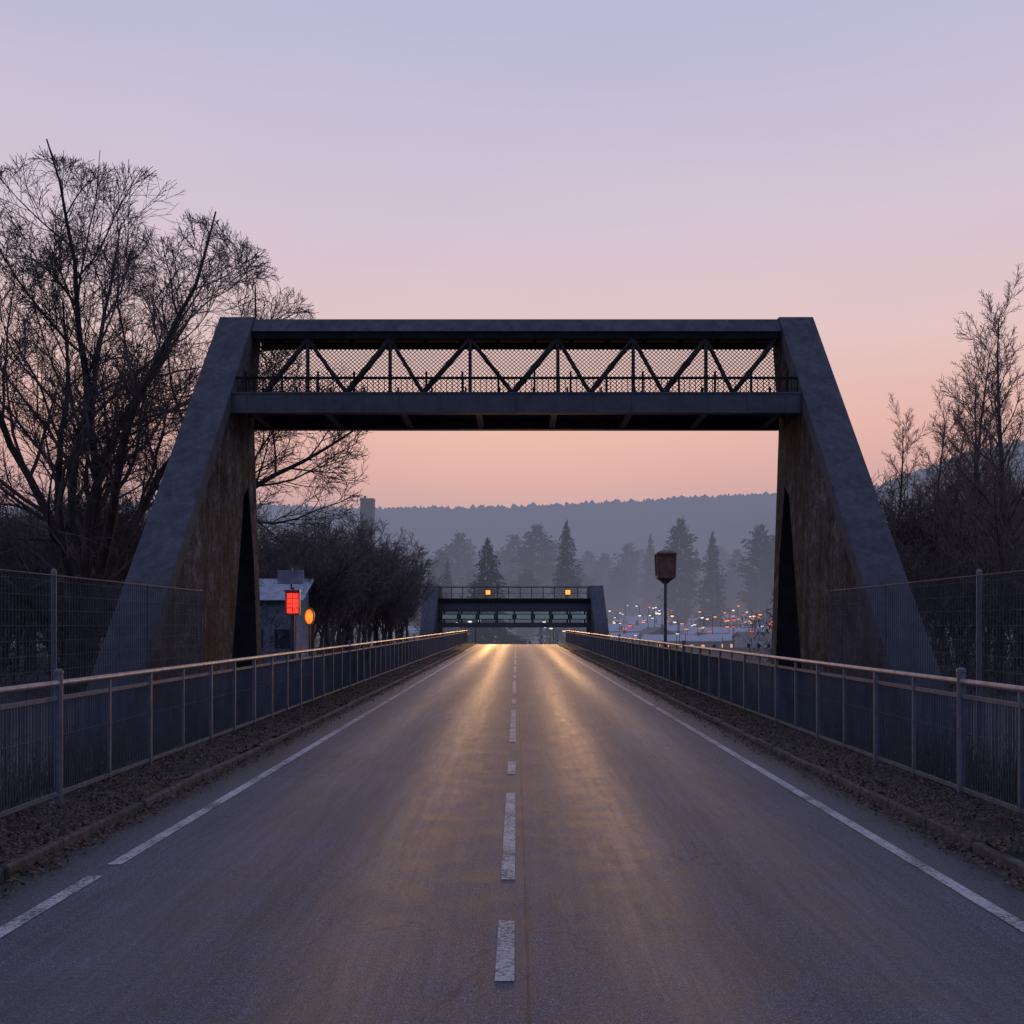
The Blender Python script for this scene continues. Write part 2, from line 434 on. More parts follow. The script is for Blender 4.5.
for i in range(60000):
    s_ = rnd.choice((-1,1)); y = 5 + (rnd.random()**1.4)*65
    tall = rnd.random() < .55
    x = 5.15 + rnd.random()*1.5 if tall else 4.3 + rnd.random()*1.1
    cl = noise.noise(Vector((x*1.5*s_, y*1.1, 9)))
    if cl < (-.25 if tall else -.05): continue
    z = prof_lin(y) + (.06 if x < 5.2 else (-.02 if x < 5.6 else -.35)); h = rnd.uniform(.04,.16) if not tall else rnd.uniform(.25,1.15)*(.8+.8*cl)
    a = rnd.random()*6.28; w = .004 if not tall else .009
    c = Vector((s_*x, y, z)); t = c + Vector((rnd.gauss(0,.06+.1*h), rnd.gauss(0,.06+.1*h), h))
    p = Vector((math.cos(a), math.sin(a), 0))*w
    gb.tri(c-p, c+p, t)
M_grass = mottled("dry_grass", (.022,.021,.020), (.065,.056,.046), 2, .9)
struct(gb.obj("grass", M_grass), "dry dark winter grass and weeds along the railing", "grass", "stuff")

# ------------------------------------------------------------------ railings
def railing(sgn):
    root = empty("railing", (sgn*4.95, 0, 0))
    tag(root, "grey steel pedestrian railing with pipe handrail and pickets on verge", "railing", "railings along the road")
    Y0, Y1 = 5.6, 103
    base = .08
    def pth(dz, y0=Y0, y1=Y1):
        yy = [y0] + [y for y in ys if y0 < y < y1] + [y1]
        return [Vector((0, y, prof_lin(y)+dz)) for y in yy]
    t = MB(); p = pth(1.36); t.tube(p, [.034]*len(p), 10)
    t.obj("handrail", M_rail, root, smooth=True)
    t = MB()
    for dz in (1.20, .17):
        p = pth(dz)
        for a, b in zip(p[:-1], p[1:]): t.beam(a, b, .03, .045)
    t.obj("horizontal_rail", M_galv, root)
    t = MB(); y = Y0+.06
    while y < Y1:
        z = prof_lin(y); ww = .006 if y < 25 else .009
        t.quad((0,y-ww,z+.17),(0,y+ww,z+.17),(0,y+ww,z+1.2),(0,y-ww,z+1.2))
        t.quad((-ww,y,z+.17),(ww,y,z+.17),(ww,y,z+1.2),(-ww,y,z+1.2))
        y += .058 if y < 45 else .12
    p = pth(.8)
    for a, b in zip(p[:-1], p[1:]): t.beam(a, b, .006, .006)
    t.obj("picket_panel", M_picket, root)
    big = MB(); big.tube([Vector((0,0,.0)), Vector((0,0,1.42))], [.045,.045], 12); big.tube([Vector((0,0,1.42)),Vector((0,0,1.45)),Vector((0,0,1.465))],[.052,.045,.02],12)
    big.box(-.09,.09,-.09,.09,-.01,.03)
    sm = MB(); sm.box(-.028,.028,-.035,.035,0,1.31); sm.box(-.07,.07,-.07,.07,-.01,.025)
    mbig = big.mesh("post", M_galv); msm = sm.mesh("post", M_galv)
    y = 8.32 if sgn < 0 else 8.7; k = 0; n = 0
    st = 2.75 if sgn < 0 else 2.7
    while y < Y1 and n < 98:
        me = mbig if k % 7 == 1 else msm
        o = bpy.data.objects.new("post", me); COL.objects.link(o); o.parent = root
        o.location = (0, y, prof_lin(y)+base-.03); k += 1; n += 1
        if y > 10 or sgn > 0:
            o = bpy.data.objects.new("post", msm); COL.objects.link(o); o.parent = root
            o.location = (0, y+st*.5, prof_lin(y+st*.5)+base-.03); o.scale = (.7,.7,1) if sgn > 0 or y < 16 else (1,1,1); n += 1
        y += st
for s_ in (-1, 1): railing(s_)

# ------------------------------------------------------------------ wire fences
def fence(sgn):
    root = empty("wire_fence", (sgn*6.25, 0, -.32))
    tag(root, "tall welded wire mesh fence with grey posts behind the railing", "fence", "wire fences beside the footbridge")
    Y0, Y1 = 5.5, 20.4; H = 2.98
    t = MB(); y = Y0
    while y < Y1:
        w = .0065
        t.quad((0,y-w,.05),(0,y+w,.05),(0,y+w,H),(0,y-w,H)); t.quad((-w,y,.05),(w,y,.05),(w,y,H),(-w,y,H))
        y += .09
    z = .1
    while z <= H:
        t.beam((0,Y0,z),(0,Y1,z),.005,.005); z += .2
    t.obj("wire_mesh", M_fencew, root)
    t = MB(); t.beam((0,Y0,H),(0,Y1,H),.014,.014); t.obj("top_wire", M_fencew, root)
    pm = MB(); pm.tube([Vector((0,0,0)),Vector((0,0,H+.05))],[.036,.036],10); pm.tube([Vector((0,0,H+.05)),Vector((0,0,H+.09))],[.04,.02],10)
    pt = MB(); pt.tube([Vector((0,0,0)),Vector((0,0,H+.02))],[.018,.018],8)
    me = pm.mesh("post", M_fencep); me2 = pt.mesh("post", M_fencew)
    for y, q in ((5.7,me), (9.8,me), (13.9,me), (17.4,me2), (20.39,me2)):
        o = bpy.data.objects.new("post", q); COL.objects.link(o); o.parent = root; o.location = (.03*sgn, y, 0)
for s_ in (-1, 1): fence(s_)

# ------------------------------------------------------------------ main footbridge
fb = empty("footbridge", (0, 26, 0))
tag(fb, "dark steel truss footbridge on raking stained concrete piers over the road", "footbridge")
def child(mbx, name, mats, parent, **kw):
    ob = mbx.obj(name, mats, parent, **kw)
    ob.matrix_parent_inverse = Matrix.Translation(-Vector(parent.location)); return ob
C, TH = 7.0, .85
sl = (10.1-2.9)/(27.2-20.7)
yb = 20.7-(2.9+.6)/sl
for s_ in (-1, 1):
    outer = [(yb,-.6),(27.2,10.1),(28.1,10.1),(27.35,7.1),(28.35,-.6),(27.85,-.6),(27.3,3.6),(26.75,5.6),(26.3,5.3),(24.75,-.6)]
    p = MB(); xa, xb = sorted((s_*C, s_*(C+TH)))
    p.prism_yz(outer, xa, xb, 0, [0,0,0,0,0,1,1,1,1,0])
    pier = child(p, "pier", [M_conc_in, M_recess_shade], fb)
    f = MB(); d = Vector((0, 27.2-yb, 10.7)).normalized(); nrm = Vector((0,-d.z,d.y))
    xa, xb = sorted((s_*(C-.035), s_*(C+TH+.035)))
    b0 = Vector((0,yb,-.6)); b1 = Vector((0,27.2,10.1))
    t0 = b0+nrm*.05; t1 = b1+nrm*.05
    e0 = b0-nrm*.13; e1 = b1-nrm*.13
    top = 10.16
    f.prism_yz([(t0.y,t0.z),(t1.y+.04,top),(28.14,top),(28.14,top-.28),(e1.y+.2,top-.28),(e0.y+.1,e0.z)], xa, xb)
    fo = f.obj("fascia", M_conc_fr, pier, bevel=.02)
t = MB(); X = C-.04
t.prism_yz([(26.86,9.68),(27.2,10.10),(28.1,10.10),(28.1,9.72),(27.9,9.68)], -X, X)
child(t, "top_beam", M_conc_fr, fb, bevel=.02)
t = MB()
for i in range(14):
    x = -6.4 + i*12.8/13; t.box(x-.04,x+.04,26.98,27.9,9.6,9.675)
t.box(-X,X,26.9,26.975,9.5,9.675); t.box(-X,X,27.905,28.0,9.5,9.675)
child(t, "roof_bracing", M_steel_bk, fb)
DB = 27.25
t = MB()
t.box(-X,X,25.02,25.14,7.192,7.618); t.box(-X,X,25.0,25.22,7.62,7.665); t.box(-X,X,24.98,25.22,7.15,7.19)
for i in range(15):
    x = -6.6+i*13.2/14; t.box(x-.02,x+.02,25.0,25.018,7.2,7.61)
child(t, "edge_beam", M_steel_dk, fb, bevel=.006)
t = MB(); t.box(-X,X,DB-.14,DB,7.182,7.66); t.box(-X,X,DB-.2,DB+.06,7.15,7.18)
child(t, "edge_beam", M_steel_dk, fb)
t = MB(); t.box(-X,X,25.145,DB-.145,7.45,7.55)
for i in range(8):
    x = -6.5+i*13/7; t.box(x-.08,x+.08,25.145,DB-.145,7.17,7.449)
for a_,b_ in ((25.7,25.78),(26.5,26.58)): t.box(-X,X,a_,b_,7.36,7.448)
child(t, "deck", M_steel_dk, fb)
def fp(x, s):
    y0 = 25.1; y1 = 26.98; k = y0 + (y1-y0)*s
    return Vector((x*k/26.5, k, 7.66+(9.5-7.66)*s))
up = Vector((0,-.7,.7))
tn = [-6.75,-5.4,-3.27,-1.2,1.07,3.02,4.9,6.72]; bn = [-6.5,-4.4,-2.42,-.1,1.9,3.8,5.6]
t = MB()
for i, b in enumerate(bn):
    if i > 0: t.beam(fp(tn[i],1), fp(b,0), .075, .08, up)
    t.beam(fp(b,0), fp(tn[i+1],1), .115 if i % 2 else .095, .10, up)
child(t, "truss", M_steel_bk, fb)
for x in tn[1:-1]:
    t = MB(); t.beam(fp(x,0), fp(x,1), .085, .085, up); child(t, "truss_post", M_steel_bk, fb)
for yy_ in (25.35, DB-.2):
    t = MB(); t.box(-X,X,yy_-.02,yy_+.02,8.06,8.12); t.box(-X,X,yy_-.012,yy_+.012,7.72,7.745)
    x = -X+.05
    while x < X: t.box(x-.008,x+.008,yy_-.008,yy_+.008,7.56,8.06); x += .14
    for i in range(16):
        x = -6.7+i*13.4/15; t.box(x-.025,x+.025,yy_-.025,yy_+.025,7.56,8.25)
    child(t, "guard_rail", M_steel_bk, fb)
def netting(z0, z1, s, w):
    t = MB(); x = -X
    def P(x, z): return (x, DB-.05+(z-7.6)*.35, z)
    while x < X:
        z = z0; k = 0
        while z < z1:
            a = s/2 if k % 2 == 0 else 0; b = 0 if k % 2 == 0 else s/2
            t.beam(P(x+b,z),P(x+a,z+s*.5), w, w); t.beam(P(x-b,z),P(x-a,z+s*.5), w, w)
            z += s*.5; k += 1
        x += s
    return t
child(netting(7.6, 9.6, .115, .017), "safety_mesh", M_mesh_bk, fb)

# ------------------------------------------------------------------ distant bridge
db = empty("road_bridge", (-.3, 150, prof(150)))
tag(db, "low dark concrete bridge with raking abutments and two amber lamps", "bridge")
zb = prof(150); B = -.3
for s_ in (-1, 1):
    p = MB(); xa, xb = sorted((B+s_*11.0, B+s_*12.9))
    p.prism_yz([(132,zb-1),(149,7.6),(156,7.6),(158,zb-1)], xa, xb)
    child(p, "abutment", M_conc_fr, db, bevel=.05)
xa, xb = B-10.99, B+10.99
t = MB(); t.box(xa,xb,148.2,155.8,4.7,4.9)
t.box(xa,xb,148.0,148.19,3.9,5.1); t.box(xa,xb,155.81,156,3.9,5.1)
child(t, "deck", M_steel_dk, db)
t = MB()
for yq in (147.9, 155.9):
    t.box(xa,xb,yq-.1,yq+.1,1.5,2.2)
    for i in range(9):
        x = xa+.3+i*(xb-xa-.6)/8; t.box(x-.12,x+.12,yq-.08,yq+.08,2.201,4.6)
child(t, "girder", M_steel_dk, db)
t = MB()
for i in range(8):
    x0 = xa+.6+i*(xb-xa-.6)/8; x1 = x0+(xb-xa-.6)/8-.6
    t.box(x0,x1,147.9,147.96,2.75,3.35)
child(t, "light_strip", M_teal, db)
t = MB(); t.box(xa,xb,147.965,148.0,2.65,3.45); child(t, "strip_backing", M_steel_bk, db)
t = MB(); t.box(xa,xb,147.7,148.25,5.101,5.7); child(t, "parapet", M_steel_bk, db)
t = MB(); t.box(xa,xb,148.05,148.15,7.25,7.42); t.box(xa,xb,148.08,148.12,6.4,6.46)
for i in range(14):
    x = xa+.2+i*(xb-xa-.4)/13; t.box(x-.06,x+.06,148.03,148.13,5.7,7.25)
child(t, "guard_rail", M_steel_dk, db)
for x, s_ in ((-4.1,.32), (7.4,.34)):
    t = MB(); t.box(x-.05,x+.05,147.7,147.78,5.71,6.1); t.box(x-s_-.06,x+s_+.06,147.56,147.75,6.1,6.25+s_*1.9+.08)
    lm = t.obj("lamp", M_dkpaint, db); lm.matrix_parent_inverse = Matrix.Translation(-Vector(db.location))
    u = MB(); u.box(x-s_,x+s_,147.45,147.559,6.25,6.25+s_*1.9)
    u.obj("lamp_glass", M_amber, lm)
for x in (-4.1, 7.4):
    l = bpy.data.lights.new("bridge_lamp_light", 'SPOT'); l.energy = 42000; l.color = (1,.52,.18); l.shadow_soft_size = 2.2
    l.spot_size = R(26); l.spot_blend = 1.0
    o = bpy.data.objects.new("bridge_lamp_light", l); COL.objects.link(o); o.location = (x, 147.2, 6.6)
    # lamps shine along the carriageway, slightly downwards
    o.rotation_euler = Vector((x*.9/90, 1, .085)).to_track_quat('Z','Y').to_euler()
    o.parent = db; o.matrix_parent_inverse = Matrix.Translation(-Vector(db.location))

# ------------------------------------------------------------------ trees
def make_branches(seed, spec, env=None):
    rd = random.Random(seed); thick = MB(); fine = MB()
    def grow(p, d, L, r, lv):
        sp = spec[lv]; segs = sp['segs']; pts = [p.copy()]; rads = [r]
        q = p.copy(); dd = d.copy(); rt = spec[lv].get('tip', .35)
        if env and lv > 1 and env(p) > 1.0: return
        for i in range(segs):
            dd = (dd + Vector((rd.gauss(0,1), rd.gauss(0,1), rd.gauss(0,1)))*sp['wob'] + Vector((0,0,1))*sp['up']).normalized()
            q = q + dd*(L/segs); pts.append(q.copy()); rads.append(max(r*(1-(1-rt)*(i+1)/segs), sp.get('min', .004)))
            if env and env(q) > 1.0 and lv > 0:
                rads = [max(r*(1-(1-rt)*j/max(1,len(pts)-1)), sp.get('min',.004)) for j in range(len(pts))]; break
        segs = len(pts)-1
        (thick if lv <= 1 else fine).tube(pts, rads, sp['sides'], cap=False)
        if lv+1 < len(spec):
            nx_ = spec[lv+1]; n = nx_['n']; n = max(1, int(round(n*rd.uniform(.85,1.15))))
            ph = rd.random()*6.28
            for k in range(n):
                tt = (k+rd.random()*.8)/n
                t = min(nx_['from'] + (1-nx_['from'])*tt, .995); idx = min(int(t*segs), segs-1); ft = t*segs-idx
                bp = pts[idx].lerp(pts[idx+1], ft); bd = (pts[idx+1]-pts[idx]).normalized()
                ang = nx_['ang']*rd.uniform(.75,1.2); ph += 2.4+rd.uniform(-.3,.3)
                if nx_.get('fan'): ang = nx_['ang']*(1.35-1.2*(k+.5)/n)*rd.uniform(.9,1.1)
                side = bd.cross(Vector((0,0,1)) if abs(bd.z) < .9 else Vector((1,0,0))).normalized()
                oth = bd.cross(side)
                nd = bd*math.cos(ang) + (side*math.cos(ph)+oth*math.sin(ph))*math.sin(ang)
                rr = rads[idx]*(1-ft)+rads[idx+1]*ft
                grow(bp, nd, L*nx_['len']*rd.uniform(.75,1.15)*(1-nx_.get('cone',0)*t), max(rr*nx_['rad'], nx_.get('min',.004)), lv+1)
    return grow, thick, fine

def spec_for(style, fm, H):
    if style == 'spreading':
        return [dict(segs=4, sides=12, wob=.05, up=.02, tip=.88),
                dict(n=12, **{'from':.45}, len=3.1, rad=.44, ang=.86, fan=True, segs=12, sides=8, wob=.12, up=.05, tip=.12),
                dict(n=13, **{'from':.2}, len=.42, rad=.52, ang=.68, cone=.2, segs=7, sides=5, wob=.12, up=.03, tip=.2),
                dict(n=9, **{'from':.2}, len=.46, rad=.56, ang=.64, cone=.3, segs=5, sides=4, wob=.13, up=.03, tip=.3, min=fm*1.4),
                dict(n=9, **{'from':.15}, len=.50, rad=.6, ang=.64, cone=.3, segs=3, sides=3, wob=.13, up=.03, tip=.5, min=fm*1.1),
                dict(n=4, **{'from':.15}, len=.55, rad=.6, ang=.68, cone=.2, segs=2, sides=3, wob=.13, up=.02, tip=.6, min=fm*.9)], H*.24, H*.028
    if style == 'upright':
        return [dict(segs=10, sides=8, wob=.03, up=.05, tip=.12),
                dict(n=34, **{'from':.2}, len=.28, rad=.42, ang=.7, segs=5, sides=5, wob=.09, up=.10, tip=.3, cone=.6),
                dict(n=9, **{'from':.15}, len=.43, rad=.55, ang=.6, cone=.3, segs=4, sides=3, wob=.12, up=.07, tip=.4, min=fm*1.2),
                dict(n=9, **{'from':.1}, len=.48, rad=.6, ang=.65, cone=.3, segs=2, sides=3, wob=.14, up=.05, tip=.5, min=fm)], H, H*.012
    return [dict(segs=5, sides=6, wob=.08, up=.05, tip=.6),
            dict(n=9, **{'from':.3}, len=1.15, rad=.55, ang=.6, segs=5, sides=4, wob=.12, up=.08, tip=.3),
            dict(n=9, **{'from':.15}, len=.45, rad=.55, ang=.65, cone=.3, segs=4, sides=3, wob=.13, up=.06, tip=.4, min=fm*1.3),
            dict(n=8, **{'from':.1}, len=.5, rad=.6, ang=.7, cone=.3, segs=3, sides=3, wob=.15, up=.04, tip=.5, min=fm*1.1),
            dict(n=4, **{'from':.1}, len=.5, rad=.6, ang=.7, segs=1, sides=3, wob=.15, up=.02, tip=.6, min=fm)], H*.42, H*.016

def build_tree(seed, H, style, fm, env=None):
    spec, trunkL, r0 = spec_for(style, fm, H)
    grow, thick, fine = make_branches(seed, spec, env)
    grow(Vector((0,0,-.3)), Vector((0,0,1)), trunkL, r0, 0)
    if env is None:
        zt = max(v[2] for v in fine.v); k = H/zt
        for m_ in (thick, fine): m_.v = [(a*k, b*k, c*k) for a, b, c in m_.v]
    return thick, fine
def bare_tree_mesh(seed, H, style, fm, mats, name="bare_tree", env=None):
    thick, fine = build_tree(seed, H, style, fm, env); root = empty(name)
    thick.obj("trunk", mats[0], root, smooth=True); fine.obj("crown", mats[1], root)
    return root

def crown_env(p):
    n = 1+.12*noise.noise(Vector((p.x*.45, p.y*.45, p.z*.45)))+.05*noise.noise(Vector((p.x*1.4, p.y*1.4, p.z*1.4)))
    return (((p.x-.7)/9.0)**2 + (p.y/7.2)**2 + ((p.z-8.9+.15*max(0,p.x))/8.4)**2)/n
big = bare_tree_mesh(104, 17.4, 'spreading', .0072, (M_bark, M_twig), env=crown_env)
big.location = (-14.6, 34, -.3)
tag(big, "large spreading leafless tree with thick forked limbs beside the footbridge", "tree")

bt2 = bare_tree_mesh(8, 14.6, 'upright', .008, (M_bark, M_twig_w))
bt2.location = (16.1, 34, -.3)
tag(bt2, "tall slender leafless tree with reddish twigs behind the fence", "tree")
s1 = bare_tree_mesh(31, 9, 'shrub', .008, (M_bark, M_twig)); s2 = bare_tree_mesh(47, 9, 'shrub', .008, (M_bark, M_twig))
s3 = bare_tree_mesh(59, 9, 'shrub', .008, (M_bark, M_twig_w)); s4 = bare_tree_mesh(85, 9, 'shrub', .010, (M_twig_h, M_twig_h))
fs1 = bare_tree_mesh(63, 12, 'shrub', .025, (M_bark_f, M_bark_f)); fs2 = bare_tree_mesh(71, 12, 'shrub', .025, (M_bark_f, M_bark_f))
rnd = random.Random(77)
def plant(root, x, y, H, baseH, label, group, wide=1):
    k = H/baseH
    o = copy_thing(root, (x, y, gz(x,y)), rnd.random()*6.28, (k*wide*rnd.uniform(.9,1.15), k*wide*rnd.uniform(.9,1.15), k))
    tag(o, label, "tree", group); return o
LB = "small leafless tree with dense dark twigs in a roadside thicket"
for (px, Z, top) in ((956,40,310),(1045,38,295),(895,46,398),(922,50,392),(980,44,335),(938,48,385),(1020,50,360)):
    x = (px-516)*Z/1024; plant(bt2, x, Z, 2+(624-top)*Z/1024+.3, 14.6, "slender leafless tree with reddish twigs behind the fence", "bare roadside trees", .95)
def thick_zone(n, pxa, pxb, Za, Zb, topa, topb, roots):
    for i in range(n):
        px = pxa + (pxb-pxa)*(i+rnd.random())/n; Z = rnd.uniform(Za, Zb)
        x = (px-516)*Z/1024
        if abs(x) < 11: Z = min(11*1024/abs(px-516), 125); x = math.copysign(max(abs((px-516)*Z/1024),11), px-516)
        t = (px-pxa)/(pxb-pxa); top = topa+(topb-topa)*t + rnd.uniform(-12,22)
        H = 2+(624-top)*Z/1024+.3
        plant(rnd.choice(roots), x, Z, H, 9, LB, "trees of the roadside thicket")
thick_zone(20, -60, 200, 40, 62, 482, 485, (s1,s2))
thick_zone(8, -60, 180, 31, 38, 555, 555, (s1,s2))
thick_zone(18, 245, 345, 62, 100, 516, 512, (s4,s2,s4))
thick_zone(16, 335, 408, 75, 118, 512, 535, (s4,s4,s1))
thick_zone(8, 280, 408, 85, 118, 565, 580, (s4,s2))
thick_zone(14, 882, 1090, 42, 62, 462, 452, (s4,s2,s3))
thick_zone(10, 872, 1090, 31, 42, 540, 525, (s1,s2,s3))
for r_, xx in ((s1,-26), (s2,-30), (s3,26), (s4,-34)):
    r_.location = (xx, 52, -.3); r_.scale = (.8,.8,.8); tag(r_, LB, "tree", "trees of the roadside thicket")
def scrub(x0, x1, y0, y1, n, h, seed, label, th=.022):
    rd = random.Random(seed); t = MB()
    for i in range(n):
        x = rd.uniform(x0,x1); y = rd.uniform(y0,y1); hh = h*(.6+.6*noise.noise(Vector((x*.3,y*.3,seed)))+.25)
        z = gz(x,y)+rd.random()*max(hh,.3)
        d = Vector((rd.gauss(0,1),rd.gauss(0,1),abs(rd.gauss(0,1))+.4)).normalized()*rd.uniform(.15,.5)
        p = d.cross(Vector((rd.random(),rd.random(),rd.random()))).normalized()*rd.uniform(.006,th)
        c = Vector((x,y,z)); t.tri(c-p, c+p, c+d)
    o = t.obj("scrub", M_twig); struct(o, label, "scrub", "stuff")
scrub(-34,-9.5,29,44,28000,3.4,1,"dense tangle of dark leafless scrub behind the fence")
scrub(9.5,34,29,44,28000,3.2,2,"dense tangle of dark leafless scrub behind the fence")
scrub(-30,-10.5,62,112,26000,4.4,3,"dense tangle of dark leafless scrub beside the road")

def conifer(seed, H, W, rounded=False):
    rd = random.Random(seed); root = empty("evergreen_tree" if rounded else "pine_tree"); t = MB()
    t.tube([Vector((0,0,-.5)), Vector((0,0,H*.5)), Vector((0,0,H*.95))], [H*.016,H*.01,H*.002], 7)
    t.obj("trunk", M_bark_f, root)
    c = MB(); n = int(H*6)
    lobes = [rd.uniform(.55,1.25) for _ in range(14)]
    for i in range(n):
        f = (i/n)**.9; z = H*(.06+.94*f)
        r = W*((1-f)**.75 if not rounded else max(.05, math.sin(math.pi*min(.98,.12+f*.86))**.75))*(lobes[int(f*13)]*.3+.7)+.12
        for k in range(10):
            a = rd.random()*6.28; d = Vector((math.cos(a),math.sin(a),0)); s_ = Vector((-d.y,d.x,0))
            L = r*rd.uniform(.5,1.12)*(.8+.3*math.sin(a*3+lobes[int(f*13)]*9)); tip = Vector((0,0,z))+d*L+Vector((0,0,(-L*.26 if not rounded else L*.1)+rd.uniform(-.3,.4)))
            b = Vector((0,0,z))+d*L*.15
            for q in range(3):
                u = .3+.3*q; mid = b.lerp(tip,u); w = L*.19*(1.3-u)
                e = mid+d*L*.26; c.tri(mid-s_*w+Vector((0,0,-w*.5)), e+Vector((0,0,rd.uniform(-.4,.3))), mid+s_*w+Vector((0,0,rd.uniform(-.2,.5))))
    c.obj("crown", M_pine, root); return root
pA = conifer(1, 20, 6.2); pB = conifer(2, 20, 4.9); pC = conifer(3, 20, 6.0, True)
CL = "dark conifer rising from the misty valley"; RL = "rounded dark evergreen standing in valley mist"
for k,(px, Z, top, wf, rt) in enumerate(((487,200,538,1.1,pA),(566,235,521,.95,pB),(537,300,526,.9,pC),(514,340,536,.9,pC),(555,380,544,.9,pC),
        (680,270,520,.65,pC),(712,260,532,.95,pB),(760,270,526,.75,pC),(650,330,534,.8,pB),(696,360,548,.8,pB),(737,350,550,.8,pC),
        (604,360,554,1,pC),(628,350,544,.8,pC),(459,320,534,.9,pC),(440,290,552,1,pC),(664,390,545,.8,pB),(776,300,536,.8,pC),(588,380,552,1,pC),(500,390,552,.9,pC),
        (528,420,550,1,pC),(470,430,548,1,pC),(640,450,550,1,pC),(720,480,548,1,pC),(748,440,552,1,pB),(578,300,568,1.1,pC),(527,260,570,1.1,pC),(447,240,560,.9,pB),
        (618,330,568,1.1,pC),(655,335,574,1.1,pC),(690,330,576,1.1,pC),(728,330,572,1.1,pC),(752,330,576,1.1,pC),(596,340,572,1.1,pC),(545,340,568,1.1,pC),(508,300,574,1.1,pC),(472,290,570,1.1,pC))):
    x = (px-516)*Z/1024; H = 2+(624-top)*Z/1024-gz(x,Z); s_ = H/20
    o = copy_thing(rt, (x,Z,gz(x,Z)), rnd.random()*6, (s_*wf*.9, s_*wf*.9, s_))
    tag(o, RL if rt is pC else CL, "tree", "valley evergreens")
for r_, x in ((pA, 105), (pB, -88), (pC, -120)):
    r_.location = (x, 300, gz(x,300)); tag(r_, RL if r_ is pC else CL, "tree", "valley evergreens")
for i in range(44):
    Z = rnd.uniform(135, 420); px = rnd.choice((rnd.uniform(610,790), rnd.uniform(420,470), rnd.uniform(470,600)))
    x = (px-516)*Z/1024
    if abs(x) < 15 and Z < 300: continue
    if px > 605 and Z < 300: continue
    plant(rnd.choice((fs1,fs2)), x, Z, rnd.uniform(9,15), 12, "hazy leafless tree standing among the valley houses", "valley trees", 1.15)
for r_ in (fs1, fs2):
    xx = 75 if r_ is fs1 else -70
    r_.location = (xx, 190, gz(xx,190)); tag(r_, "hazy leafless tree standing among the valley houses", "tree", "valley trees")

rd = random.Random(4); t = MB()
def fcone(x, y, H, W, rnd_=False):
    z = gz(x, y)-1; n = len(t.v); k = 5; a0 = rd.random()*6
    t.v.append((x+rd.gauss(0,.3), y, z+H))
    for rr, hh in ((W*(rd.uniform(.75,1.0) if rnd_ else rd.uniform(.4,.7)), H*rd.uniform(.6,.75)), (W, H*.25)):
        for j in range(k):
            a = a0+6.283*j/k; r2 = rr*rd.uniform(.7,1.25); t.v.append((x+r2*math.cos(a), y+r2*math.sin(a), z+hh*rd.uniform(.9,1.1)))
    for j in range(k):
        j2 = (j+1)%k
        t.f.append((n,n+1+j,n+1+j2)); t.f.append((n+1+j,n+1+k+j,n+1+k+j2,n+1+j2)); t.m += [0,0]
for i in range(19000):
    y = 430 + 1090*(rd.random()**.75); x = rd.uniform(-.62,.62)*y
    dens = noise.noise(Vector((x*.008, y*.005, 1)))
    if y < 900 and dens < .0 and x < 180: continue
    fcone(x, y, rd.uniform(6,13), rd.uniform(3,6), rd.random() < .7)
for i in range(8000):
    y = rd.uniform(520, 1000); x = rd.uniform(.28,.62)*y
    fcone(x, y, rd.uniform(6,12), rd.uniform(3,5.5), rd.random() < .7)
for i in range(2600):
    x = rd.uniform(-.62,.62)*1490; fcone(x, 1465+rd.uniform(0,35), rd.uniform(4,10), rd.uniform(3,5), rd.random() < .6)
struct(t.obj("distant_forest", M_forest), "misty blue forest covering the distant hills", "forest", "stuff")

# ------------------------------------------------------------------ houses
def house(w, d, h, rh, mw, mr, lit, seed):
    rd = random.Random(seed); root = empty("house")
    t = MB(); t.box(-w/2,w/2,0,d,-1,h)
    t.tri((-w/2,0.01,h),(w/2,0.01,h),(0,0.01,h+rh)) if seed % 2 else None
    t.obj("wall", mw, root)
    t = MB(); o = .5
    if seed % 2:
        a=(-w/2-o,-o,h-.3); b=(0,-o,h+rh); c=(w/2+o,-o,h-.3)
        for A,B in ((a,b),(b,c)):
            t.quad(A,B,(B[0],d+o,B[2]),(A[0],d+o,A[2])); t.quad((A[0],A[1],A[2]-.2),(B[0],B[1],B[2]-.2),B,A)
    else:
        t.quad((-w/2-o,-o,h-.2),(w/2+o,-o,h-.2),(w/2+o,d/2,h+rh),(-w/2-o,d/2,h+rh))
        t.quad((-w/2-o,d+o,h-.2),(w/2+o,d+o,h-.2),(w/2+o,d/2,h+rh),(-w/2-o,d/2,h+rh))
        for sx in (-1,1): t.tri((sx*w/2,0,h),(sx*w/2,d,h),(sx*w/2,d/2,h+rh-.1))
    ro = t.obj("roof", mr, root)
    t = MB(); t.box(w*.2,w*.2+.7,d*.4,d*.4+.7,h+rh*.4,h+rh+.8); t.obj("chimney", M_wall2, ro)
    n = max(2,int(w/3))
    for fl in range(max(1,int(h//2.7))):
        for i in range(n):
            x = -w/2+w*(i+.5)/n; z = .9+fl*2.7
            t = MB(); t.box(x-.45,x+.45,-.06,-.01,z,z+1.1)
            t.obj("window", M_litw if rd.random() < lit else M_glass, root)
    return root
H_ = [house(14,9,4.6,1.8,M_wall,M_roof,.4,2), house(9,10,4.6,2.2,M_wall2,M_roof2,.4,3), house(22,9,3.2,1.6,M_wall2,M_roof,.45,4), house(18,8,3.4,1.4,M_wall,M_roof2,.4,6)]
HL = ["pale rendered two storey house with frosted roof","brick gabled house with brown tiled roof","long low brick terrace with frosted roof","long low pale building with dark roof"]
used = set()
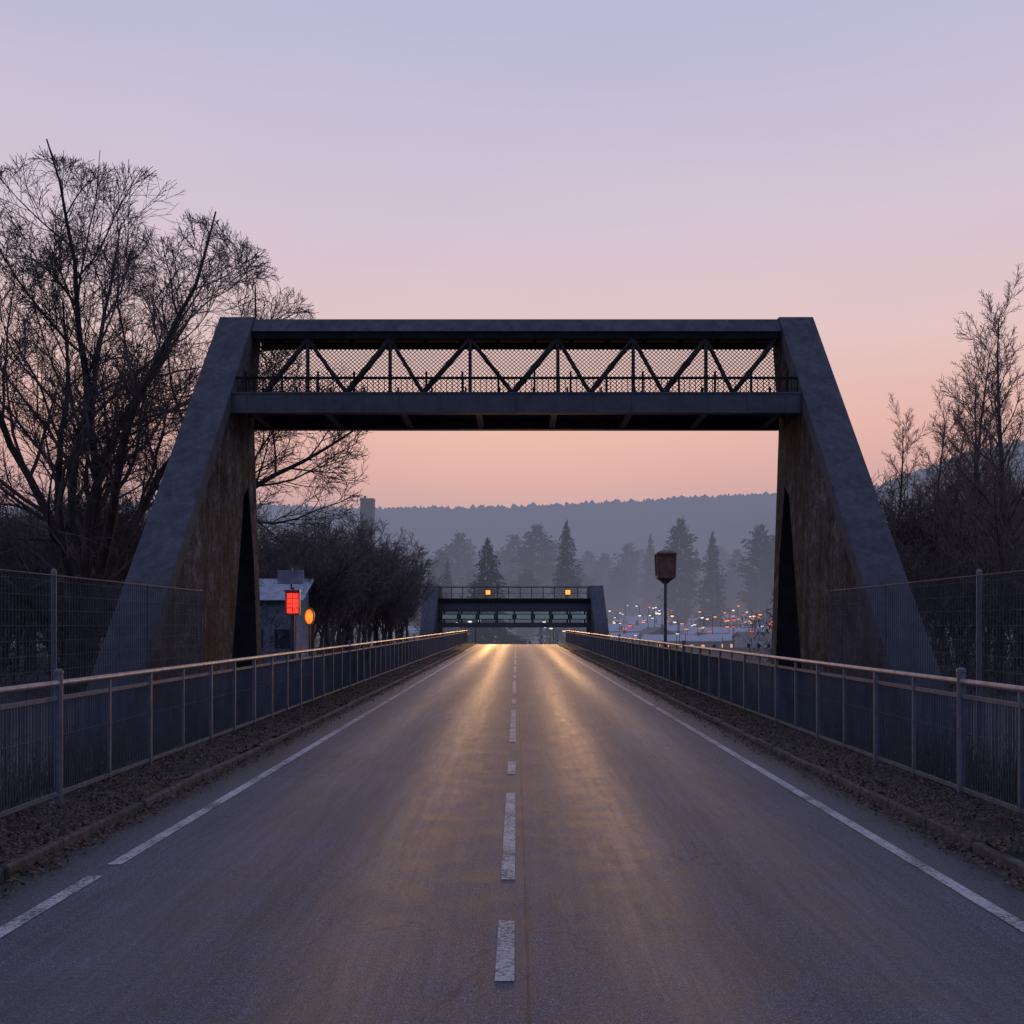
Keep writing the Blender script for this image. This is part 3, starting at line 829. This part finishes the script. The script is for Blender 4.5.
for k in range(104):
    if k < 90: Z = 205+ 240*((k*.618)%1); px = rnd.uniform(592, 785)
    else: Z = rnd.uniform(200,480); px = rnd.choice((rnd.uniform(420,475), rnd.uniform(480,600)))
    x = (px-516)*Z/1024
    if abs(x) < 17: x = math.copysign(17+rnd.random()*6, x)
    i = rnd.choice((0,0,1,2,2,3)); z = gz(x,Z)
    if i not in used:
        used.add(i); o = H_[i]; o.location = (x,Z,z); o.rotation_euler = (0,0,rnd.uniform(-.3,.3)); o.scale = (.7,.7,.7)
    else: o = copy_thing(H_[i], (x,Z,z), rnd.uniform(-.35,.35), (.7,.7,rnd.uniform(.55,.85)))
    tag(o, HL[i]+" in the misty valley", "house", "valley houses")

wb = house(3.2, 6, 3.9, 1.2, M_pale, M_white, 0, 4)
wb.name = "roadside_building"; wb.location = (-14.5, 60, gz(-14.5,60))
tag(wb, "small whitish roadside building with low roof behind the pier", "building")

tw = empty("tower", (-43.6, 300, gz(-43.6,300)))
tag(tw, "slim dark hazy tower above the bare trees", "tower")
t = MB(); Ht = 2+(624-499)*300/1024-gz(-43.6,300)
t.box(-1.9,1.9,-1.9,1.9,-1,Ht-.6); t.obj("shaft", M_tower, tw)
t = MB(); t.box(-2.0,2.0,-2.0,2.0,Ht-.6,Ht); t.box(-1.1,-.5,-.4,.4,Ht,Ht+.9)
t.obj("parapet", M_tower, tw)

def street_lamp(H, mb_, rr=.28):
    root = empty("street_lamp")
    t = MB(); t.tube([Vector((0,0,-.3)),Vector((0,0,H*.6)),Vector((0,0,H)),Vector((.3,0,H+.25)),Vector((1.0,0,H+.3))],[.07,.06,.05,.045,.04],8)
    t.obj("pole", M_dkpaint, root)
    t = MB(); t.box(.8,1.6,-.14,.14,H+.26,H+.4); h = t.obj("lamp_head", M_dkpaint, root)
    t = MB()
    t.tube([Vector((1.2,0,H+.26)),Vector((1.2,0,H+.1)),Vector((1.2,0,H+.0))],[rr,rr*.95,.12],8); t.obj("bulb", mb_, h)
    return root
lampW = street_lamp(5, M_warmb, .34); lampC = street_lamp(5, M_coolb, .36); lampR = street_lamp(3.4, M_redlow, .46); lampO = street_lamp(5, M_orangeb, .40)
pos = []
for i in range(26): pos.append((rnd.choice((-1,1))*rnd.uniform(5.0,9.5), rnd.uniform(158,330), rnd.choice((lampW,lampC,lampW,lampC)), rnd.uniform(.75,1.25)))
for i in range(140):
    Z = rnd.uniform(200,400); pos.append(((rnd.uniform(600,778)-516)*Z/1024, Z, rnd.choice((lampW,lampC,lampC,lampO,lampW,lampR)), rnd.uniform(.6,1.5)))
for i in range(34):
    Z = rnd.uniform(200,330); pos.append(((rnd.uniform(700,778)-516)*Z/1024, Z, rnd.choice((lampR,lampR,lampO)), rnd.uniform(.7,1.7)))
seen = set()
LL = {id(lampW):"lit street lamp with warm glow in the valley", id(lampC):"lit street lamp with white glow in the valley", id(lampR):"short post lamp with red glow in the valley", id(lampO):"lit street lamp with orange glow in the valley"}
for x, Z, rt, sz in pos:
    if id(rt) not in seen: seen.add(id(rt)); o = rt; o.location = (x,Z,gz(x,Z))
    else: o = copy_thing(rt, (x,Z,gz(x,Z)), rnd.random()*6, (1,1,sz))
    tag(o, LL[id(rt)], "street lamp", "valley street lamps")

# ------------------------------------------------------------------ lantern on pole
ln = empty("lantern_post", (6.5, 44.7, -.35))
tag(ln, "rusty brown box lantern on a dark pole beyond the railing", "street lamp")
t = MB(); t.tube([Vector((0,0,0)),Vector((0,0,.3)),Vector((0,0,.32)),Vector((0,0,4.15))],[.12,.12,.075,.06],12)
t.tube([Vector((0,0,4.12)),Vector((0,0,4.2))],[.16,.16],12); t.obj("pole", M_dkpaint, ln, smooth=False)
t = MB()
def frust(t, w0, w1, z0, z1):
    n = len(t.v)
    t.v += [(-w0,-w0,z0),(w0,-w0,z0),(w0,w0,z0),(-w0,w0,z0),(-w1,-w1,z1),(w1,-w1,z1),(w1,w1,z1),(-w1,w1,z1)]
    for q in ((0,3,2,1),(4,5,6,7),(0,1,5,4),(1,2,6,5),(2,3,7,6),(3,0,4,7)): t.f.append(tuple(n+i for i in q)); t.m.append(0)
frust(t,.18,.34,4.2,4.34); frust(t,.44,.44,5.36,5.44); frust(t,.40,.22,5.441,5.55); frust(t,.39,.39,4.341,4.45)
for sx in (-1,1):
    for sy in (-1,1):
        t.beam((sx*.36,sy*.36,4.45),(sx*.39,sy*.39,5.36),.06,.06)
t.obj("lantern_housing", M_brown, ln, bevel=.01)
t = MB(); frust(t,.345,.375,4.451,5.359); t.obj("lantern_panel", M_brown, ln)

# ------------------------------------------------------------------ lit signals
rs = empty("red_signal", (-8.3, 38, -.35)); tag(rs, "glowing red rectangular signal lantern on a dark post", "signal light")
t = MB(); t.tube([Vector((.0,.12,0)),Vector((0,.12,3.7))],[.05,.045],10); t.box(-.15,.15,-.03,.27,0,.06); t.obj("post", M_dkpaint, rs)
t = MB(); t.box(-.27,.27,-.06,.06,2.68,2.74); t.box(-.27,.27,-.06,.06,3.50,3.58); t.box(-.27,-.225,-.06,.06,2.741,3.499); t.box(.225,.27,-.06,.06,2.741,3.499)
t.box(-.225,.225,.03,.06,2.741,3.499); t.prism_yz([(-.2,3.55),(-.2,3.60),(.08,3.64),(.08,3.581)],-.29,.29); t.obj("housing", M_dkpaint, rs)
t = MB(); t.box(-.22,.22,-.03,.029,2.745,3.495); lens = t.obj("lens", M_redb, rs, bevel=.02)
t = MB()
for z in (2.95,3.12,3.3): t.box(-.2,.2,-.05,-.031,z-.012,z+.012)
t.box(-.012,.012,-.06,-.051,2.8,3.45); t.obj("lens_bars", M_dkpaint, lens)
og = empty("orange_signal", (-8.5, 42, -.35)); tag(og, "glowing orange oval warning lamp on a post", "signal light")
t = MB(); t.tube([Vector((0,.12,0)),Vector((0,.12,3.0))],[.045,.04],10); t.box(-.15,.15,-.03,.27,0,.06); t.obj("post", M_dkpaint, og)
def disc(t, rx, rz, y0, y1, cz, n=28):
    k = len(t.v)
    for yv in (y0,y1):
        for j in range(n):
            a = 6.2832*j/n; t.v.append((rx*math.cos(a), yv, cz+rz*math.sin(a)))
    t.f.append(tuple(k+j for j in range(n))); t.f.append(tuple(k+n+j for j in reversed(range(n)))); t.m += [0,0]
    for j in range(n):
        j2=(j+1)%n; t.f.append((k+j2,k+j,k+n+j,k+n+j2)); t.m.append(0)
t = MB(); disc(t,.22,.38,0,.07,2.65); t.box(-.03,.03,.07,.12,2.4,2.9); t.obj("housing", M_dkpaint, og)
t = MB(); disc(t,.16,.30,-.05,-.001,2.65); t.obj("lens", M_orange, og, bevel=.015)
for par, loc, col, pw in ((rs, (-8.3,37.7,2.8),(1,.08,.04),16),(og, (-8.5,41.7,2.3),(1,.35,.05),16)):
    l = bpy.data.lights.new("signal_glow",'POINT'); l.energy = pw; l.color = col; l.shadow_soft_size = .2
    o = bpy.data.objects.new("signal_glow",l); COL.objects.link(o); o.location = loc
    o.parent = par; o.matrix_parent_inverse = Matrix.Translation(-Vector(par.location))
wsn = empty("sign_board", (-9.0, 41, -.35)); tag(wsn, "pale blank sign board on a post beside the signals", "sign")
t = MB(); t.box(-.04,.04,-.04,.04,0,4.6); t.obj("post", M_galv, wsn)
t = MB(); t.box(-.55,.5,-.08,-.045,3.95,4.5); t.obj("board", M_white, wsn, bevel=.01)

# ------------------------------------------------------------------ world
w = bpy.data.worlds.new("World"); scene.world = w; w.use_nodes = True
nt = w.node_tree; bg = nt.nodes["Background"]; wo = nt.nodes["World Output"]
tc = nt.nodes.new("ShaderNodeTexCoord"); s = nt.nodes.new("ShaderNodeSeparateXYZ"); nt.links.new(tc.outputs["Generated"], s.inputs[0])
def srgb(r,g_,b):
    f = lambda c: ((c/255+.055)/1.055)**2.4 if c > 10 else c/255/12.92
    return (f(r),f(g_),f(b),1)
zr = math_n(nt,'MAXIMUM',s.outputs[2],0.0)
front = ramp(nt, zr, [(0.0, srgb(150,142,162)), (.10, srgb(186,154,160)), (.14, srgb(208,164,160)), (.185, srgb(222,176,166)),
    (.26, srgb(219,189,188)), (.36, srgb(206,190,205)), (.50, srgb(182,181,208)), (.75, srgb(165,172,215)), (1.0, srgb(150,160,205))])
back = ramp(nt, zr, [(0.0, srgb(98,112,150)), (.2, srgb(142,149,192)), (.5, srgb(155,166,214)), (1.0, srgb(150,160,205))])
yf = nt.nodes.new("ShaderNodeMapRange"); yf.interpolation_type = 'SMOOTHSTEP'
yf.inputs[1].default_value = -.5; yf.inputs[2].default_value = .5; nt.links.new(s.outputs[1], yf.inputs[0])
c = mixc(nt, yf.outputs[0], back, front)
mpw = nt.nodes.new("ShaderNodeMapping"); mpw.inputs["Scale"].default_value = (1.2,1.2,5); nt.links.new(tc.outputs["Generated"], mpw.inputs[0])
cl = noise_n(nt, mpw.outputs[0], 2.0, 5, .55)
c = mixc(nt, .5, c, ramp(nt, cl, [(.3, (.94,.95,.98,1)), (.7, (1.06,1.045,1.02,1))]), 'MULTIPLY')
sky = nt.nodes.new("ShaderNodeTexSky"); sky.sky_type = 'NISHITA'; sky.sun_disc = False
sky.sun_elevation = R(9); sky.sun_rotation = R(0); sky.air_density = 1.2; sky.dust_density = 2
sc_ = nt.nodes.new("ShaderNodeVectorMath"); sc_.operation = 'SCALE'; sc_.inputs[3].default_value = .001
nt.links.new(sky.outputs[0], sc_.inputs[0])
c = mixc(nt, 1.0, c, sc_.outputs[0], 'ADD')
nt.links.new(c, bg.inputs[0]); bg.inputs[1].default_value = 1.07

sun = bpy.data.lights.new("sun", 'SUN'); sun.energy = .07; sun.angle = R(18); sun.color = (1,.62,.36)
so = bpy.data.objects.new("sun", sun); COL.objects.link(so)
so.rotation_euler = Vector((0, math.cos(R(9)), math.sin(R(9)))).to_track_quat('Z','Y').to_euler()
so.location = (0, 60, 60)

# ------------------------------------------------------------------ camera
cam = bpy.data.cameras.new("camera"); cam.lens = 36; cam.sensor_width = 36
cam.shift_x = -4.5/1024; cam.shift_y = 112/1024; cam.clip_end = 8000; cam.clip_start = .05
co = bpy.data.objects.new("camera", cam); COL.objects.link(co); co.location = (0,0,2); co.rotation_euler = (R(90),0,0)
scene.camera = co
scene.view_settings.view_transform = 'Standard'; scene.view_settings.look = 'None'
scene.view_settings.exposure = 0; scene.view_settings.gamma = 1
